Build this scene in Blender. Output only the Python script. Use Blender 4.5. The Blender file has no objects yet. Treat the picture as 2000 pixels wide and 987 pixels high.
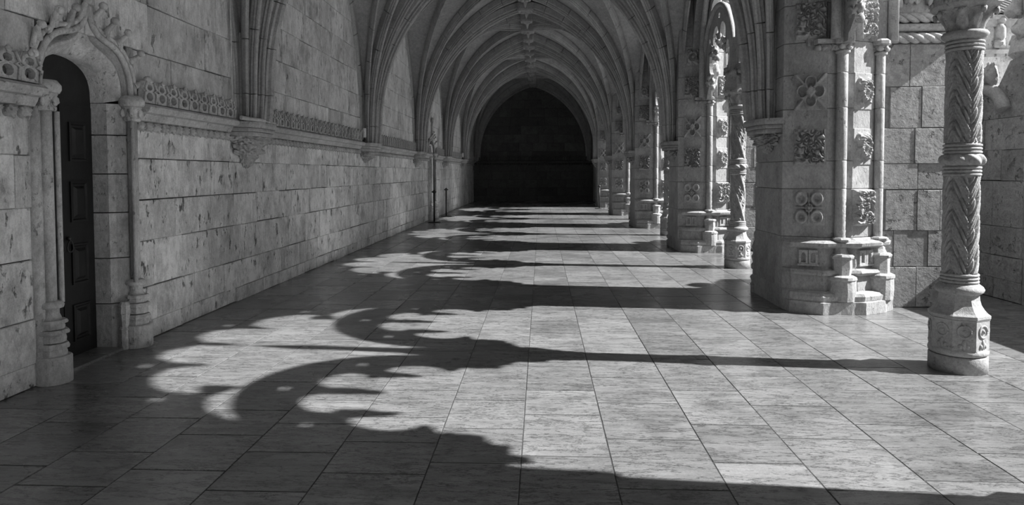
import bpy, math, random
from math import sin, cos, pi, sqrt, floor
from mathutils import Vector, Matrix, noise
from mathutils.geometry import tessellate_polygon

# all builder coordinates are in eye heights; U turns them into metres
U = 1.65
sc = bpy.context.scene
COL = sc.collection
R = random.Random(7)

# ------------------------------------------------------------------ camera
def make_camera():
    yaw, pitch, roll, py = .0438, .0382, -.0026, 387.67
    cy, sy = cos(yaw), sin(yaw)
    fw = Vector((-sy, cy, 0)); rt = Vector((cy, sy, 0)); up = Vector((0, 0, 1))
    f2 = fw*cos(pitch) - up*sin(pitch); u2 = up*cos(pitch) + fw*sin(pitch)
    r3 = rt*cos(roll) + u2*sin(roll); u3 = u2*cos(roll) - rt*sin(roll)
    cam = bpy.data.objects.new('camera', bpy.data.cameras.new('camera'))
    m = Matrix((r3, u3, -f2)).transposed().to_4x4()
    m.translation = Vector((0, 0, U))
    cam.matrix_world = m
    cam.data.sensor_fit = 'HORIZONTAL'; cam.data.sensor_width = 36
    cam.data.lens = 1300/2000*36
    cam.data.shift_y = -(493.5-py)/2000
    cam.data.clip_start = .05; cam.data.clip_end = 500
    COL.objects.link(cam); sc.camera = cam
make_camera()

# ------------------------------------------------------------------ light
SUN_DIR = Vector((1, -.085, .845)).normalized()
sun = bpy.data.objects.new('sun', bpy.data.lights.new('sun', 'SUN'))
sun.data.energy = 12.8; sun.data.angle = math.radians(.6); sun.data.color = (1, 1, 1)
sun.rotation_euler = SUN_DIR.to_track_quat('Z', 'Y').to_euler()
COL.objects.link(sun)
w = bpy.data.worlds.new('world'); sc.world = w; w.use_nodes = True
bg = w.node_tree.nodes['Background']
bg.inputs[0].default_value = (.8, .8, .8, 1); bg.inputs[1].default_value = .78
sc.view_settings.view_transform = 'Standard'; sc.view_settings.look = 'None'
sc.view_settings.gamma = 1; sc.view_settings.exposure = 0.0
try: sc.view_settings.use_curve_mapping = False
except Exception: pass
sc.cycles.max_bounces = 8; sc.cycles.diffuse_bounces = 5; sc.cycles.glossy_bounces = 3

# ------------------------------------------------------------------ materials
def mat(name, base, var=.25, scale=6, rough=.85, bump=.5, bscale=30, pits=0., streak=None,
        rnd=.12, stain=0., veins=0., spec=.3, bdist=.01, micro=.16):
    m = bpy.data.materials.new(name); m.use_nodes = True
    nt = m.node_tree; N = nt.nodes; L = nt.links
    b = N['Principled BSDF']; b.inputs['Roughness'].default_value = rough
    b.inputs['Specular IOR Level'].default_value = spec
    tc = N.new('ShaderNodeTexCoord'); oi = N.new('ShaderNodeObjectInfo')
    add = N.new('ShaderNodeVectorMath'); add.operation = 'MULTIPLY_ADD'
    comb = N.new('ShaderNodeCombineXYZ')
    for i in range(3): L.new(oi.outputs['Random'], comb.inputs[i])
    L.new(comb.outputs[0], add.inputs[0]); add.inputs[1].default_value = (37, 91, 53)
    geo = N.new('ShaderNodeNewGeometry')
    L.new(geo.outputs['Position'], add.inputs[2])
    src = add.outputs[0]
    if streak:
        mp = N.new('ShaderNodeMapping'); mp.inputs['Scale'].default_value = streak
        L.new(src, mp.inputs[0]); src2 = mp.outputs[0]
    else: src2 = src
    def noi(s, vec, detail=6, rg=.6):
        n = N.new('ShaderNodeTexNoise'); n.inputs['Scale'].default_value = s
        n.inputs['Detail'].default_value = detail; n.inputs['Roughness'].default_value = rg
        L.new(vec, n.inputs['Vector']); return n.outputs['Fac']
    def ramp(f, lo, hi, a, c):
        r = N.new('ShaderNodeMapRange'); r.inputs[1].default_value = lo; r.inputs[2].default_value = hi
        r.inputs[3].default_value = a; r.inputs[4].default_value = c
        L.new(f, r.inputs[0]); return r.outputs[0]
    def mul(a, c, op='MULTIPLY'):
        x = N.new('ShaderNodeMath'); x.operation = op
        for i, v in enumerate((a, c)):
            if isinstance(v, (int, float)): x.inputs[i].default_value = v
            else: L.new(v, x.inputs[i])
        return x.outputs[0]
    n1 = noi(scale, src2)
    val = ramp(n1, .3, .7, 1-var, 1+var)
    n0 = noi(scale*.22, src, 3)
    val = mul(val, ramp(n0, .3, .7, 1-var*.6, 1+var*.6))
    val = mul(val, ramp(oi.outputs['Random'], 0, 1, 1-rnd, 1+rnd))
    hb = noi(bscale, src2, 8, .65)
    height = hb
    val = mul(val, ramp(hb, .35, .65, 1-micro, 1+micro))
    h2 = noi(bscale*3.2, src, 5, .7); val = mul(val, ramp(h2, .35, .65, 1-micro*.8, 1+micro*.8))
    if stain:
        s = noi(scale*.5, src, 8, .7)
        val = mul(val, ramp(s, .52, .66, 1, 1-stain))
    if pits:
        pn = noi(bscale*.55, src2, 4, .7)
        pm = ramp(pn, .60, .68, 0, 1)
        pn2 = noi(scale*.6, src, 3); pm = mul(pm, ramp(pn2, .4, .55, .15, 1))
        val = mul(val, mul(1.0, mul(pm, pits), 'SUBTRACT'))
        height = mul(height, mul(pm, 1.2), 'SUBTRACT')
    if veins:
        v = noi(scale*.9, src2, 10, .72)
        d = mul(mul(v, .5, 'SUBTRACT'), 0, 'ADD'); a = N.new('ShaderNodeMath'); a.operation = 'ABSOLUTE'
        L.new(d, a.inputs[0]); val = mul(val, ramp(a.outputs[0], 0, .022, 1-veins, 1))
    val = mul(val, base)
    cc = N.new('ShaderNodeCombineColor')
    for i in range(3): L.new(val, cc.inputs[i])
    L.new(cc.outputs[0], b.inputs['Base Color'])
    if bump:
        bp = N.new('ShaderNodeBump'); bp.inputs['Strength'].default_value = bump
        bp.inputs['Distance'].default_value = bdist
        L.new(height, bp.inputs['Height']); L.new(bp.outputs[0], b.inputs['Normal'])
    if rough < .5:
        L.new(ramp(n0, .3, .7, rough*.7, rough*1.5), b.inputs['Roughness'])
    return m
M = dict(
    wall=mat('limestone_wall', .80, .26, 4, .9, 1., 22, .75, (1, 1, .5), .12, .35, bdist=.035),
    upper=mat('limestone_upper_wall', .64, .24, 3, .9, .9, 18, .5, (1, 1, .45), .10, .4, bdist=.03),
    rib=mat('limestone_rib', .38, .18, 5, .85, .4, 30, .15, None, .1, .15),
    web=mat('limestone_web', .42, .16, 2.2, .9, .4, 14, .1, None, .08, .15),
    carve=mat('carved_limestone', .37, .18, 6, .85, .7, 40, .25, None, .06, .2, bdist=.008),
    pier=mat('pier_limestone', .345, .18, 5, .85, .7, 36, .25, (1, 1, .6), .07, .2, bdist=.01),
    rough=mat('rough_limestone', .32, .22, 4, .95, 1., 16, .3, None, .1, .3, bdist=.04),
    portal=mat('portal_limestone', .52, .2, 5, .9, .8, 34, .4, (1, 1, .6), .06, .3, bdist=.012),
    far=mat('shaded_end_wall', .13, .2, 3, .9, .6, 20, .3, None, .14, .3, bdist=.02),  # same limestone, darkened: shade of the end bay is put into the colour
    ledge=mat('limestone_ledge', .50, .22, 5, .9, .8, 34, .4, None, .06, .3, bdist=.012),
    floor=mat('floor_limestone', .205, .2, 3.4, .24, .14, 34, .8, (.8, 3.6, 1), .15, .35, .75, .8, .005, .14),
    mortar=mat('dark_mortar', .06, .2, 8, .95, .5, 30),
    lime=mat('lime_mortar', .2, .2, 8, .95, .5, 30),
    wood=mat('dark_wood', .010, .3, 12, .45, .3, 40, 0, (1, 8, .6), .1, spec=.4),
    iron=mat('black_iron', .02, .2, 20, .5, .2, 60, spec=.5),
    white=mat('white_enamel', .75, .03, 10, .4, 0, 10, rnd=0),
    cable=mat('pale_cable', .5, .05, 10, .5, 0, 10, rnd=0),
    tile=mat('roof_tile', .16, .3, 3, .9, .4, 20, 0, None, .2),
    ground=mat('courtyard_ground', .50, .3, 3, .95, .5, 30, 0, None, 0),
)

# ------------------------------------------------------------------ mesh helpers
class MB:
    def __init__(s): s.v = []; s.f = []; s.sm = []
    def add(s, vs, fs, smooth=False):
        o = len(s.v); s.v += [tuple(v) for v in vs]
        s.f += [tuple(i+o for i in f) for f in fs]; s.sm += [smooth]*len(fs)
        return s
    def box(s, x0, x1, y0, y1, z0, z1):
        return s.add([(x, y, z) for x in (x0, x1) for y in (y0, y1) for z in (z0, z1)],
                     [(0, 1, 3, 2), (4, 6, 7, 5), (0, 4, 5, 1), (2, 3, 7, 6), (0, 2, 6, 4), (1, 5, 7, 3)])
    def rings(s, rr, closed=True, cap=True, smooth=False):
        n = len(rr[0]); vs = [p for r in rr for p in r]; fs = []
        m = n if closed else n-1
        for i in range(len(rr)-1):
            for j in range(m):
                a = i*n+j; b = i*n+(j+1) % n
                fs.append((a, b, b+n, a+n))
        s.add(vs, fs, smooth)
        if cap and closed:
            o = len(s.v)-len(vs)
            s.f.append(tuple(o+j for j in reversed(range(n)))); s.sm.append(False)
            s.f.append(tuple(o+(len(rr)-1)*n+j for j in range(n))); s.sm.append(False)
        return s
    def lathe(s, prof, n=24, c=(0, 0), smooth=True, rot=0, fn=None):
        rr = []
        for r, z in prof:
            ring = []
            for k in range(n):
                a = 2*pi*k/n+rot
                q = r+(fn(a, z, r) if fn else 0)
                ring.append((c[0]+q*cos(a), c[1]+q*sin(a), z))
            rr.append(ring)
        return s.rings(rr, True, True, smooth)
    def tube(s, path, rad, n=8, smooth=True, fn=None):
        P = [Vector(p) for p in path]; rr = []; up = None
        for i, p in enumerate(P):
            t = (P[min(i+1, len(P)-1)]-P[max(i-1, 0)]).normalized()
            if up is None:
                up = Vector((0, 0, 1)) if abs(t.z) < .9 else Vector((1, 0, 0))
            a = t.cross(up).normalized(); b = a.cross(t).normalized(); up = b
            r = rad[i] if isinstance(rad, (list, tuple)) else rad
            rr.append([p+(a*cos(2*pi*k/n)+b*sin(2*pi*k/n))*(r*(fn(i, 2*pi*k/n) if fn else 1)) for k in range(n)])
        return s.rings(rr, True, True, smooth)
    def sweep(s, path, prof, nrm, lat=None, smooth=False, closed=True):
        # prof: (lateral, normal) pairs; nrm(i, t) gives the outward normal
        P = [Vector(p) for p in path]; rr = []
        for i, p in enumerate(P):
            t = (P[min(i+1, len(P)-1)]-P[max(i-1, 0)]).normalized()
            n = nrm(i, t).normalized(); l = t.cross(n).normalized()
            rr.append([p+l*a+n*b for a, b in prof])
        return s.rings(rr, closed, True, smooth)
    def poly(s, outer, holes, f3, a, b):
        # extruded polygon with holes; f3(u, v, d) -> 3D
        loops = [outer]+list(holes)
        tri = tessellate_polygon([[Vector((u, v, 0)) for u, v in l] for l in loops])
        flat = [p for l in loops for p in l]; n = len(flat)
        vs = [f3(u, v, a) for u, v in flat]+[f3(u, v, b) for u, v in flat]
        fs = [tuple(t) for t in tri]+[tuple(i+n for i in reversed(t)) for t in tri]
        o = 0
        for l in loops:
            m = len(l)
            for i in range(m):
                p, q = o+i, o+(i+1) % m
                fs.append((p, q, q+n, p+n))
            o += m
        return s.add(vs, fs)
    def blob(s, c, r, seed=0, n=8, amp=.25, fr=2.2):
        if isinstance(r, (int, float)): r = (r, r, r)
        vs = []; fs = []
        m = n*2
        for i in range(n+1):
            th = pi*i/n
            for j in range(m):
                ph = 2*pi*j/m
                d = Vector((sin(th)*cos(ph), sin(th)*sin(ph), cos(th)))
                k = 1+amp*2*noise.noise(d*fr+Vector((seed*3.1, seed*1.7, seed)))
                vs.append((c[0]+d.x*r[0]*k, c[1]+d.y*r[1]*k, c[2]+d.z*r[2]*k))
        for i in range(n):
            for j in range(m):
                a = i*m+j; b = i*m+(j+1) % m
                fs.append((a, a+m, b+m, b))
        return s.add(vs, fs, True)
    def grid(s, nu, nv, f, smooth=True):
        vs = [f(i/nu, j/nv) for i in range(nu+1) for j in range(nv+1)]
        fs = []
        for i in range(nu):
            for j in range(nv):
                a = i*(nv+1)+j
                fs.append((a, a+nv+1, a+nv+2, a+1))
        return s.add(vs, fs, smooth)
    def mesh(s, name, m):
        me = bpy.data.meshes.new(name)
        me.from_pydata([(a*U, b*U, c*U) for a, b, c in s.v], [], s.f)
        me.polygons.foreach_set('use_smooth', s.sm)
        me.materials.append(m); me.update()
        import bmesh
        bm = bmesh.new(); bm.from_mesh(me); bmesh.ops.recalc_face_normals(bm, faces=bm.faces)
        bm.to_mesh(me); bm.free()
        return me
    def build(s, name, m, parent=None, loc=(0, 0, 0), rz=0, kind=None):
        return put(name, s.mesh(name, m), parent, loc, rz, kind)
def put(name, me, parent=None, loc=(0, 0, 0), rz=0, kind=None, scale=None):
    o = bpy.data.objects.new(name, me); COL.objects.link(o)
    o.location = (loc[0]*U, loc[1]*U, loc[2]*U); o.rotation_euler = (0, 0, rz)
    if scale: o.scale = scale
    if parent: o.parent = parent
    if kind: o['kind'] = kind
    return o
def tag(o, label, cat, group=None, kind=None):
    o['label'] = label; o['category'] = cat
    if group: o['group'] = group
    if kind: o['kind'] = kind
    return o
def empty(name, loc=(0, 0, 0), rz=0, kind=None):
    o = bpy.data.objects.new(name, None); COL.objects.link(o); o.empty_display_size = .1
    o.location = tuple(c*U for c in loc); o.rotation_euler = (0, 0, rz)
    if kind: o['kind'] = kind
    return o
def copy_tree(o, parent=None):
    c = o.copy(); COL.objects.link(c)
    if parent: c.parent = parent
    for ch in list(o.children): copy_tree(ch, c)
    return c
def place(root, loc, rz=0):
    root.location = tuple(c*U for c in loc); root.rotation_euler = (0, 0, rz); return root
def yz(u, v, d): return (d, u, v)
def xz(u, v, d): return (u, d, v)

# ------------------------------------------------------------------ layout
XL, XR, XC = -2.378, 1.80, -.289
P = 3.624
PIER = [5.26+P*k for k in range(-1, 5)]          # 1.636 ... 19.756
COLY = [3.448+P*k for k in range(5)]
YEND = PIER[-1]+P
YBACK = PIER[0]-2*P
def dxb(y): return .035-.0085*(y-3.45)           # the arcade line leans a little inwards

# stone block meshes: unit blocks whose front faces +X, worn outlines
def block_mesh(name, m, seed, worn=.03):
    r = random.Random(seed); b = MB(); ring = []
    pts = [(-.5, -.5), (-.17, -.5), (.17, -.5), (.5, -.5), (.5, -.17), (.5, .17), (.5, .5), (.17, .5), (-.17, .5), (-.5, .5), (-.5, .17), (-.5, -.17)]
    out = [(u*(1-r.random()*worn*.25), v*(1-r.random()*worn*.35)) for u, v in pts]
    inn = [(u*(.985-r.random()*worn*.5), v*(.98-r.random()*worn*.6)) for u, v in pts]
    b.rings([[(-1, u, v) for u, v in out], [(-.09, u, v) for u, v in out], [(0, u, v) for u, v in inn]], True, True)
    for i in range(3): b.sm[i] = False
    return b.mesh(name, m)
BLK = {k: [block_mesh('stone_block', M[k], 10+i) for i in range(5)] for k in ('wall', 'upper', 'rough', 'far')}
def ashlar(parent, key, f, rows, y0, y1, wmin, wmax, skip=None, far=None, seed=1, name='stone_block', th=.05):
    """rows of blocks on a wall; f(u, z, off) -> (loc, rz) ; far(u) says the block joins the one stuff mesh"""
    r = random.Random(seed); stuff = MB(); n = 0
    for z0, z1 in zip(rows[:-1], rows[1:]):
        u = y0-r.random()*wmax*.6
        while u < y1:
            wd = r.uniform(wmin, wmax); a, b = max(u, y0), min(u+wd, y1); u += wd
            if b-a < .06: continue
            if skip:
                seg = skip(a, b, z0, z1)
            else: seg = [(a, b, z0, z1)]
            for a2, b2, c2, d2 in seg:
                if b2-a2 < .03 or d2-c2 < .03: continue
                g = .0012; pr = r.uniform(-.004, .006)
                yc, zc = (a2+b2)/2, (c2+d2)/2+r.uniform(-.003, .003)
                loc, rz = f(yc, zc, pr)
                if far and far(yc, zc):
                    sw = (b2-a2)/2-g; sh = (d2-c2)/2-g; ca, sa = cos(rz), sin(rz)
                    vs = []
                    for k, e in ((-.03, 0), (-.005, 0), (0, .006)):
                        for uu, vv in ((-sw+e, -sh+e), (sw-e, -sh+e), (sw-e, sh-e), (-sw+e, sh-e)):
                            vs.append((loc[0]+k*ca-uu*sa, loc[1]+k*sa+uu*ca, loc[2]+vv))
                    stuff.rings([vs[0:4], vs[4:8], vs[8:12]])
                else:
                    put(name, BLK[key][r.randrange(5)], parent, loc, rz,
                        scale=(th, (b2-a2-2*g), (d2-c2-2*g))); n += 1
    if stuff.v: stuff.build('far_blocks', M[key], parent, kind='stuff')
    return n

# ------------------------------------------------------------------ floor
def build_floor():
    root = empty('floor', (0, 0, 0), kind='structure')
    b = MB(); b.box(-2.9, 3.62, YBACK, YEND+.3, -.25, -.0022); b.build('mortar_bed', M['mortar'], root)
    X = [-2.40, -2.01, -1.695, -1.39, -1.062, -.735, -.385, -.07, .243, .592, .898, 1.24, 1.548, 1.86, 2.2, 2.53, 2.87, 3.2, 3.6]
    J = {0: [2.71], 1: [2.176, 2.567, 2.873], 2: [2.035, 2.297, 2.63], 3: [2.16, 2.463, 2.73], 4: [2.025, 2.318, 2.59, 2.865],
         5: [2.16, 2.42, 2.674, 3.01], 6: [2.253, 2.566, 2.89], 7: [2.32, 2.725, 3.033, 3.406], 8: [2.085, 2.48, 2.875, 3.233],
         9: [2.288, 2.635, 3.05], 10: [2.10, 2.51, 2.866, 3.28], 11: [2.177, 2.66], 12: [2.4, 2.93]}
    r = random.Random(3)
    var = []
    for k in range(6):
        q = random.Random(40+k); m = MB(); n = 7
        edge = []
        for sgn, ax in ((0, 0), (1, 1), (2, 0), (3, 1)):
            for i in range(n):
                t = -.5+i/n
                edge.append({0: (t, -.5), 1: (.5, t), 2: (-t, .5), 3: (-.5, -t)}[sgn])
        o = [(u*(1-.005*q.random()**2), v*(1-.005*q.random()**2)) for u, v in edge]
        i2 = [(u*(.996-.006*q.random()**2), v*(.996-.006*q.random()**2)) for u, v in o]
        m.rings([[(u, v, -.02) for u, v in o], [(u, v, -.0007) for u, v in o], [(u, v, 0) for u, v in i2]])
        var.append(m.mesh('floor_slab', M['floor']))
    stuff = MB(); n = 0; cells = []
    for s in range(len(X)-1):
        ys = [y for y in J.get(s, [])]
        if not ys: ys = [2.3+.3*r.random()]
        while ys[-1] < YEND+.2: ys.append(ys[-1]+r.choice((.30, .34, .38, .42, .52)))
        first = ys[0]
        while first > YBACK: first -= r.choice((.32, .38, .42)); ys.insert(0, first)
        for a, c in zip(ys[:-1], ys[1:]): cells.append((X[s], X[s+1], max(a, YBACK), min(c, YEND+.2)))
    def size(c):
        y = (c[2]+c[3])/2; x = (c[0]+c[1])/2
        if c[3] < 1.85 or abs(x)/max(y, .1) > .9: return 0
        return (c[3]-c[2])*(c[1]-c[0])/y**3
    cells.sort(key=size, reverse=True)
    for i, (x0, x1, y0, y1) in enumerate(cells):
        if y1-y0 < .02: continue
        g = .0020; zz = r.uniform(-.0012, 0)
        if i < 292:
            put('floor_slab', var[r.randrange(6)], root, ((x0+x1)/2, (y0+y1)/2, zz), 0,
                scale=(x1-x0-2*g, y1-y0-.0072, 1))
        else:
            vs = [(x, y, z) for z, e in ((-.02, 0), (-.002, 0), (0, .003)) for x, y in
                  ((x0+g+e, y0+.004+e), (x1-g-e, y0+.004+e), (x1-g-e, y1-.004-e), (x0+g+e, y1-.004-e))]
            stuff.rings([[(a, b_, z+zz) for a, b_, z in vs[k:k+4]] for k in (0, 4, 8)])
    stuff.build('distant_slabs', M['floor'], root, kind='stuff')
build_floor()

# ------------------------------------------------------------------ doors / portals on the left wall
PORT = [3.405, 14.32]
DW, DSP, DAP = .255, 1.40, 1.625                   # half opening, springing, crown
def door_curve(hw, sp, ap, n=14):
    pts = []
    for i in range(n+1):
        a = pi*i/n
        pts.append((-hw*cos(a), sp+(ap-sp)*sin(a)**.65))
    return pts
def hood_curve():
    half = [(-.355, 1.44), (-.352, 1.50), (-.34, 1.56), (-.31, 1.62), (-.262, 1.672), (-.2, 1.705), (-.13, 1.722), (-.075, 1.745), (-.035, 1.785), (-.012, 1.84), (0, 1.90)]
    return half+[(-a, b) for a, b in reversed(half[:-1])]

# ------------------------------------------------------------------ left wall
TOPZ = 4.25
def left_wall():
    root = empty('wall_left', (0, 0, 0), kind='structure')
    b = MB()
    out = [(YBACK, -.1), (YEND+.4, -.1), (YEND+.4, TOPZ+.3), (YBACK, TOPZ+.3)]
    holes = []
    c = PORT[0]
    holes.append([(c-.36, -.05), (c-.36, 1.46), (c-.345, 1.56), (c-.315, 1.63), (c-.265, 1.685), (c-.2, 1.715), (c-.13, 1.735), (c-.04, 1.80), (c, 1.86), (c+.04, 1.80), (c+.13, 1.735), (c+.2, 1.715), (c+.265, 1.685), (c+.315, 1.63), (c+.345, 1.56), (c+.36, 1.46), (c+.36, -.05)])
    b.poly(out, holes, yz, XL-.55, XL-.014)
    b.build('wall_core', M['mortar'], root)
    b = MB(); b.box(XL-.35, XL-.3, PORT[0]-.6, PORT[0]+.6, 0, 1.9); b.build('dark_backing', M['wood'], root)
    def skip(a, bb, z0, z1):
        seg = [(a, bb, z0, z1)]
        for c in PORT:
            top = 1.40; hw = .40
            if z0 >= 1.9: continue
            if z0 >= top: hw = .35 if z0 < 1.6 else .0
            n2 = []
            for (p, q, r0, r1) in seg:
                if q <= c-hw or p >= c+hw: n2.append((p, q, r0, r1)); continue
                if p < c-hw: n2.append((p, c-hw, r0, r1))
                if q > c+hw: n2.append((c+hw, q, r0, r1))
            seg = n2
        return seg
    f = lambda u, z, o: ((XL+o, u, z), 0)
    low = [0, .11, .32, .60, .845, 1.09, 1.335]
    ashlar(root, 'wall', f, low, 2.2, YEND, .26, .56, skip, far=lambda y, z: y > 13.5, seed=5)
    up = [1.42, 1.73, 2.02, 2.32, 2.6, 2.9, 3.2, 3.5, 3.82, 4.2]
    def faru(y, z): return y > 9.2 or (1.0+338/1300*y+.12 < z-.15) or y < 2.8
    ashlar(root, 'upper', f, up, 2.2, YEND, .34, .72, skip, far=faru, seed=9)
    b = MB(); b.box(XL-.05, XL, YBACK, 2.2, 0, TOPZ); b.build('near_wall_face', M['wall'], root)
left_wall()

def portal(cy, leafs=True):
    root = empty('carved_portal', (XL, cy, 0))
    # local: x out of wall, y along wall
    for sgn in (-1, 1):
        # jamb blocks: deep reveal in two steps, in courses
        zs = [0, .26, .52, .78, 1.0, 1.22, 1.40]
        for z0, z1 in zip(zs[:-1], zs[1:]):
            b = MB(); g = .003
            pl = [(-.20, DW), (-.07, DW+.005), (-.045, DW+.03), (-.012, DW+.045), (.004, DW+.06), (.004, DW+.15), (-.20, DW+.15)]
            pl = [(x, sgn*y) for x, y in pl]
            b.rings([[(x, y, z0+g) for x, y in pl], [(x, y, z1-g) for x, y in pl]])
            b.build('jamb_stone', M['portal'], root)
        b = MB(); b.lathe([(.026, .38), (.026, 1.30)], 14, (.03, sgn*.335)); b.lathe([(.03, .1), (.03, 1.32)], 10, (.0, sgn*.375)); b.lathe([(.012, .38), (.012, 1.30)], 8, (.055, sgn*.295))
        b.build('shaft', M['portal'], root)
        b = MB()
        b.lathe([(.078, 0), (.078, .125), (.072, .13)], 20, (.035, sgn*.335), False)
        for k, (r0, z0, z1) in enumerate([(.058, .13, .165), (.067, .165, .19), (.055, .195, .235), (.068, .235, .255), (.05, .258, .285), (.062, .285, .302)]):
            b.lathe([(r0, z0), (r0*1.04, (z0+z1)/2), (r0*.96, z1)], 8, (.035, sgn*.335), False, rot=pi/8+.02*k)
        b.lathe([(.046, .30), (.034, .33), (.034, .355), (.052, .36), (.055, .372), (.05, .385), (.036, .392)], 16, (.03, sgn*.335))
        b.lathe([(.03, 0), (.03, .11), (.034, .115), (.022, .13), (.03, .2), (.035, .21), (.03, .24), (.034, .25), (.02, .27)], 8, (-.0, sgn*.27), False)
        b.build('shaft_base', M['portal'], root)
        b = MB()
        b.lathe([(.04, 1.30), (.046, 1.305), (.046, 1.318), (.038, 1.325), (.045, 1.36), (.055, 1.385)], 14, (.03, sgn*.335))
        b.lathe([(.06, 1.385), (.068, 1.40), (.068, 1.42), (.05, 1.445)], 14, (.03, sgn*.335))
        for k in range(5): b.blob((.03+.043*cos(k*1.25-2.4), sgn*.335+.043*sin(k*1.25-2.4), 1.35), (.016, .016, .028), k, 5, .3)
        b.build('shaft_capital', M['portal'], root)
    inner = door_curve(DW, DSP, DAP, 20); hood = hood_curve()
    def resample(p, n):
        L = [0]
        for a, c in zip(p[:-1], p[1:]): L.append(L[-1]+sqrt((a[0]-c[0])**2+(a[1]-c[1])**2))
        o = []
        for i in range(n+1):
            t = L[-1]*i/n; k = max(j for j in range(len(L)) if L[j] <= t+1e-9); k = min(k, len(p)-2)
            s = (t-L[k])/(L[k+1]-L[k]); o.append((p[k][0]*(1-s)+p[k+1][0]*s, p[k][1]*(1-s)+p[k+1][1]*s))
        return o
    A = resample(inner, 40); B = resample(hood, 40)
    b = MB()
    mix = lambda p, q, t: (p[0]*(1-t)+q[0]*t, p[1]*(1-t)+q[1]*t)
    prof = [(0, -.22), (0, -.085), (.10, -.075), (.40, -.02), (.5, -.012), (.58, -.015), (.64, -.06), (.76, -.11), (.88, -.08), (.95, .0), (1.06, .01), (1.1, -.03)]
    rr = []
    for t, x in prof: rr.append([(x, *mix(p, q, t)) for p, q in zip(A, B)])
    b.rings(rr, False, False, True)
    b.build('splayed_arch', M['portal'], root)
    b = MB(); b.tube([(.012, u, v) for u, v in B], .017, 8)
    Bo = [(u*1.12, 1.44+(v-1.44)*1.10) for u, v in B]
    b.tube([(.012, u, v) for u, v in Bo], .012, 8)
    b.tube([(.02, 0, 1.88), (.03, 0, 2.1)], [.03, .018], 8); b.blob((.03, 0, 2.14), (.035, .035, .055), 3, 7, .3)
    b.build('ogee_hood', M['portal'], root)
    for sgn in (-1, 1):
        for k, t in enumerate((2, 6, 10, 13, 16)):
            u, v = Bo[t] if sgn < 0 else Bo[40-t]
            nx = sgn*(.6 if t < 12 else .35); nz = .3+.05*t
            L = sqrt(nx*nx+nz*nz); nx /= L; nz /= L
            b = MB()
            b.tube([(.012, u, v), (.03, u+nx*.035, v+nz*.03), (.045, u+nx*.06, v+nz*.055), (.06, u+nx*.066, v+nz*.075)], [.022, .016, .014, .012], 7)
            b.blob((.062, u+nx*.055, v+nz*.08), .021, k, 6, .15)
            b.tube([(.006, u-nx*.0-nz*.05*sgn*-1, v-.05), (.02, u+nx*.05, v-.01), (.03, u+nx*.05, v+nz*.05)], .012, 6)
            b.build('crocket', M['portal'], root)
    return root
p1 = portal(PORT[0])
tag(p1, 'carved ogee stone portal with slender columns around the dark door at far left', 'doorway')
p2 = copy_tree(p1); place(p2, (XL, PORT[1], 0))
tag(p2, 'small distant ogee portal on the left wall behind the stanchion posts', 'doorway')

def door():
    root = empty('door_1', (XL-.155, PORT[0], 0), kind='structure')
    for sgn in (-1, 1):
        b = MB(); y0, y1 = (.004, DW-.003) if sgn > 0 else (-DW+.003, -.004)
        b.box(-.03, 0, y0, y1, .01, 1.37)
        leaf = b.build('door_leaf', M['wood'], root)
        for z0, z1 in ((.09, .29), (.40, .62), (.74, .96), (1.07, 1.28)):
            ya, yb = y0+.06, y1-.055
            b = MB()
            for (o, x0, x1) in ((0, 0, .008), (.015, .008, .004),):
                pass
            rr = [[(x, ya+e, z0+e), (x, yb-e, z0+e), (x, yb-e, z1-e), (x, ya+e, z1-e)] for x, e in ((-.002, 0), (.009, 0), (.010, .010), (.002, .016), (.002, .026), (.014, .04))]
            rr = [[(p[0], p[1], p[2]) for p in q] for q in rr]
            b.rings(rr)
            b.build('door_panel', M['wood'], leaf)
        b = MB(); c = (.02, sgn*.033, .615)
        b.blob((.012, c[1], .655), (.012, .01, .012), 1, 6, 0)
        b.tube([(.02, c[1]+.021*sin(a)*(1-.35*cos(a)), c[2]+.032*cos(a)) for a in [2*pi*k/18 for k in range(19)]], .0042, 6)
        b.build('ring_handle', M['iron'], leaf)
    b = MB(); b.poly([(-DW-.03, 1.37)]+door_curve(DW+.01, DSP, DAP+.01)+[(DW+.03, 1.37)], [], yz, -.03, -.005)
    b.build('tympanum', M['wood'], root)
    b = MB(); b.box(-.06, .16, -DW, DW, -.015, .012); b.build('sill', M['floor'], root)
door()
b = MB(); b.poly([(-DW, 0)]+door_curve(DW, DSP, DAP)+[(DW, 0)], [], yz, -.02, .0)
b.build('door_2', M['wall'], None, (XL-.0, PORT[1], 0), kind='structure')

# ------------------------------------------------------------------ ledge with cresting (left wall and end wall)
def crest_mesh():
    # upright panel pierced by a figure-8 opening, standing clear of the wall
    b = MB(); h = .060
    out = [(-h, 0), (h, 0), (h, .10), (h*.75, .128), (h*.45, .118), (0, .140), (-h*.45, .118), (-h*.75, .128), (-h, .10)]
    hole = [(.022*sin(a)*(1 if cos(a) < 0 else 1), .038+.026*-cos(a)) for a in [2*pi*i/10 for i in range(10)]]
    hole2 = [(.020*sin(a), .093+.019*-cos(a)) for a in [2*pi*i/8 for i in range(8)]]
    b.poly(out, [[(u*1.5, v) for u, v in hole], [(u*1.4, v) for u, v in hole2]], yz, .028, .062)
    for y in (-h, h):
        b.tube([(.064, y*.9, .0), (.07, y*1.0, .06), (.068, y*.55, .068), (.07, y*.95, .08), (.066, y*.6, .125)], .008, 5)
    b.blob((.066, 0, .13), (.012, .016, .016), 2, 5, .3)
    return b.mesh('cresting_panel', M['ledge'])
CREST = crest_mesh()
b = MB(); b.blob((.012, 0, 0), (.028, .032, .03), 4, 5, .25); b.tube([(.02, -.03, .02), (.03, 0, -.03), (.015, .03, .02)], .008, 5)
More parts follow.
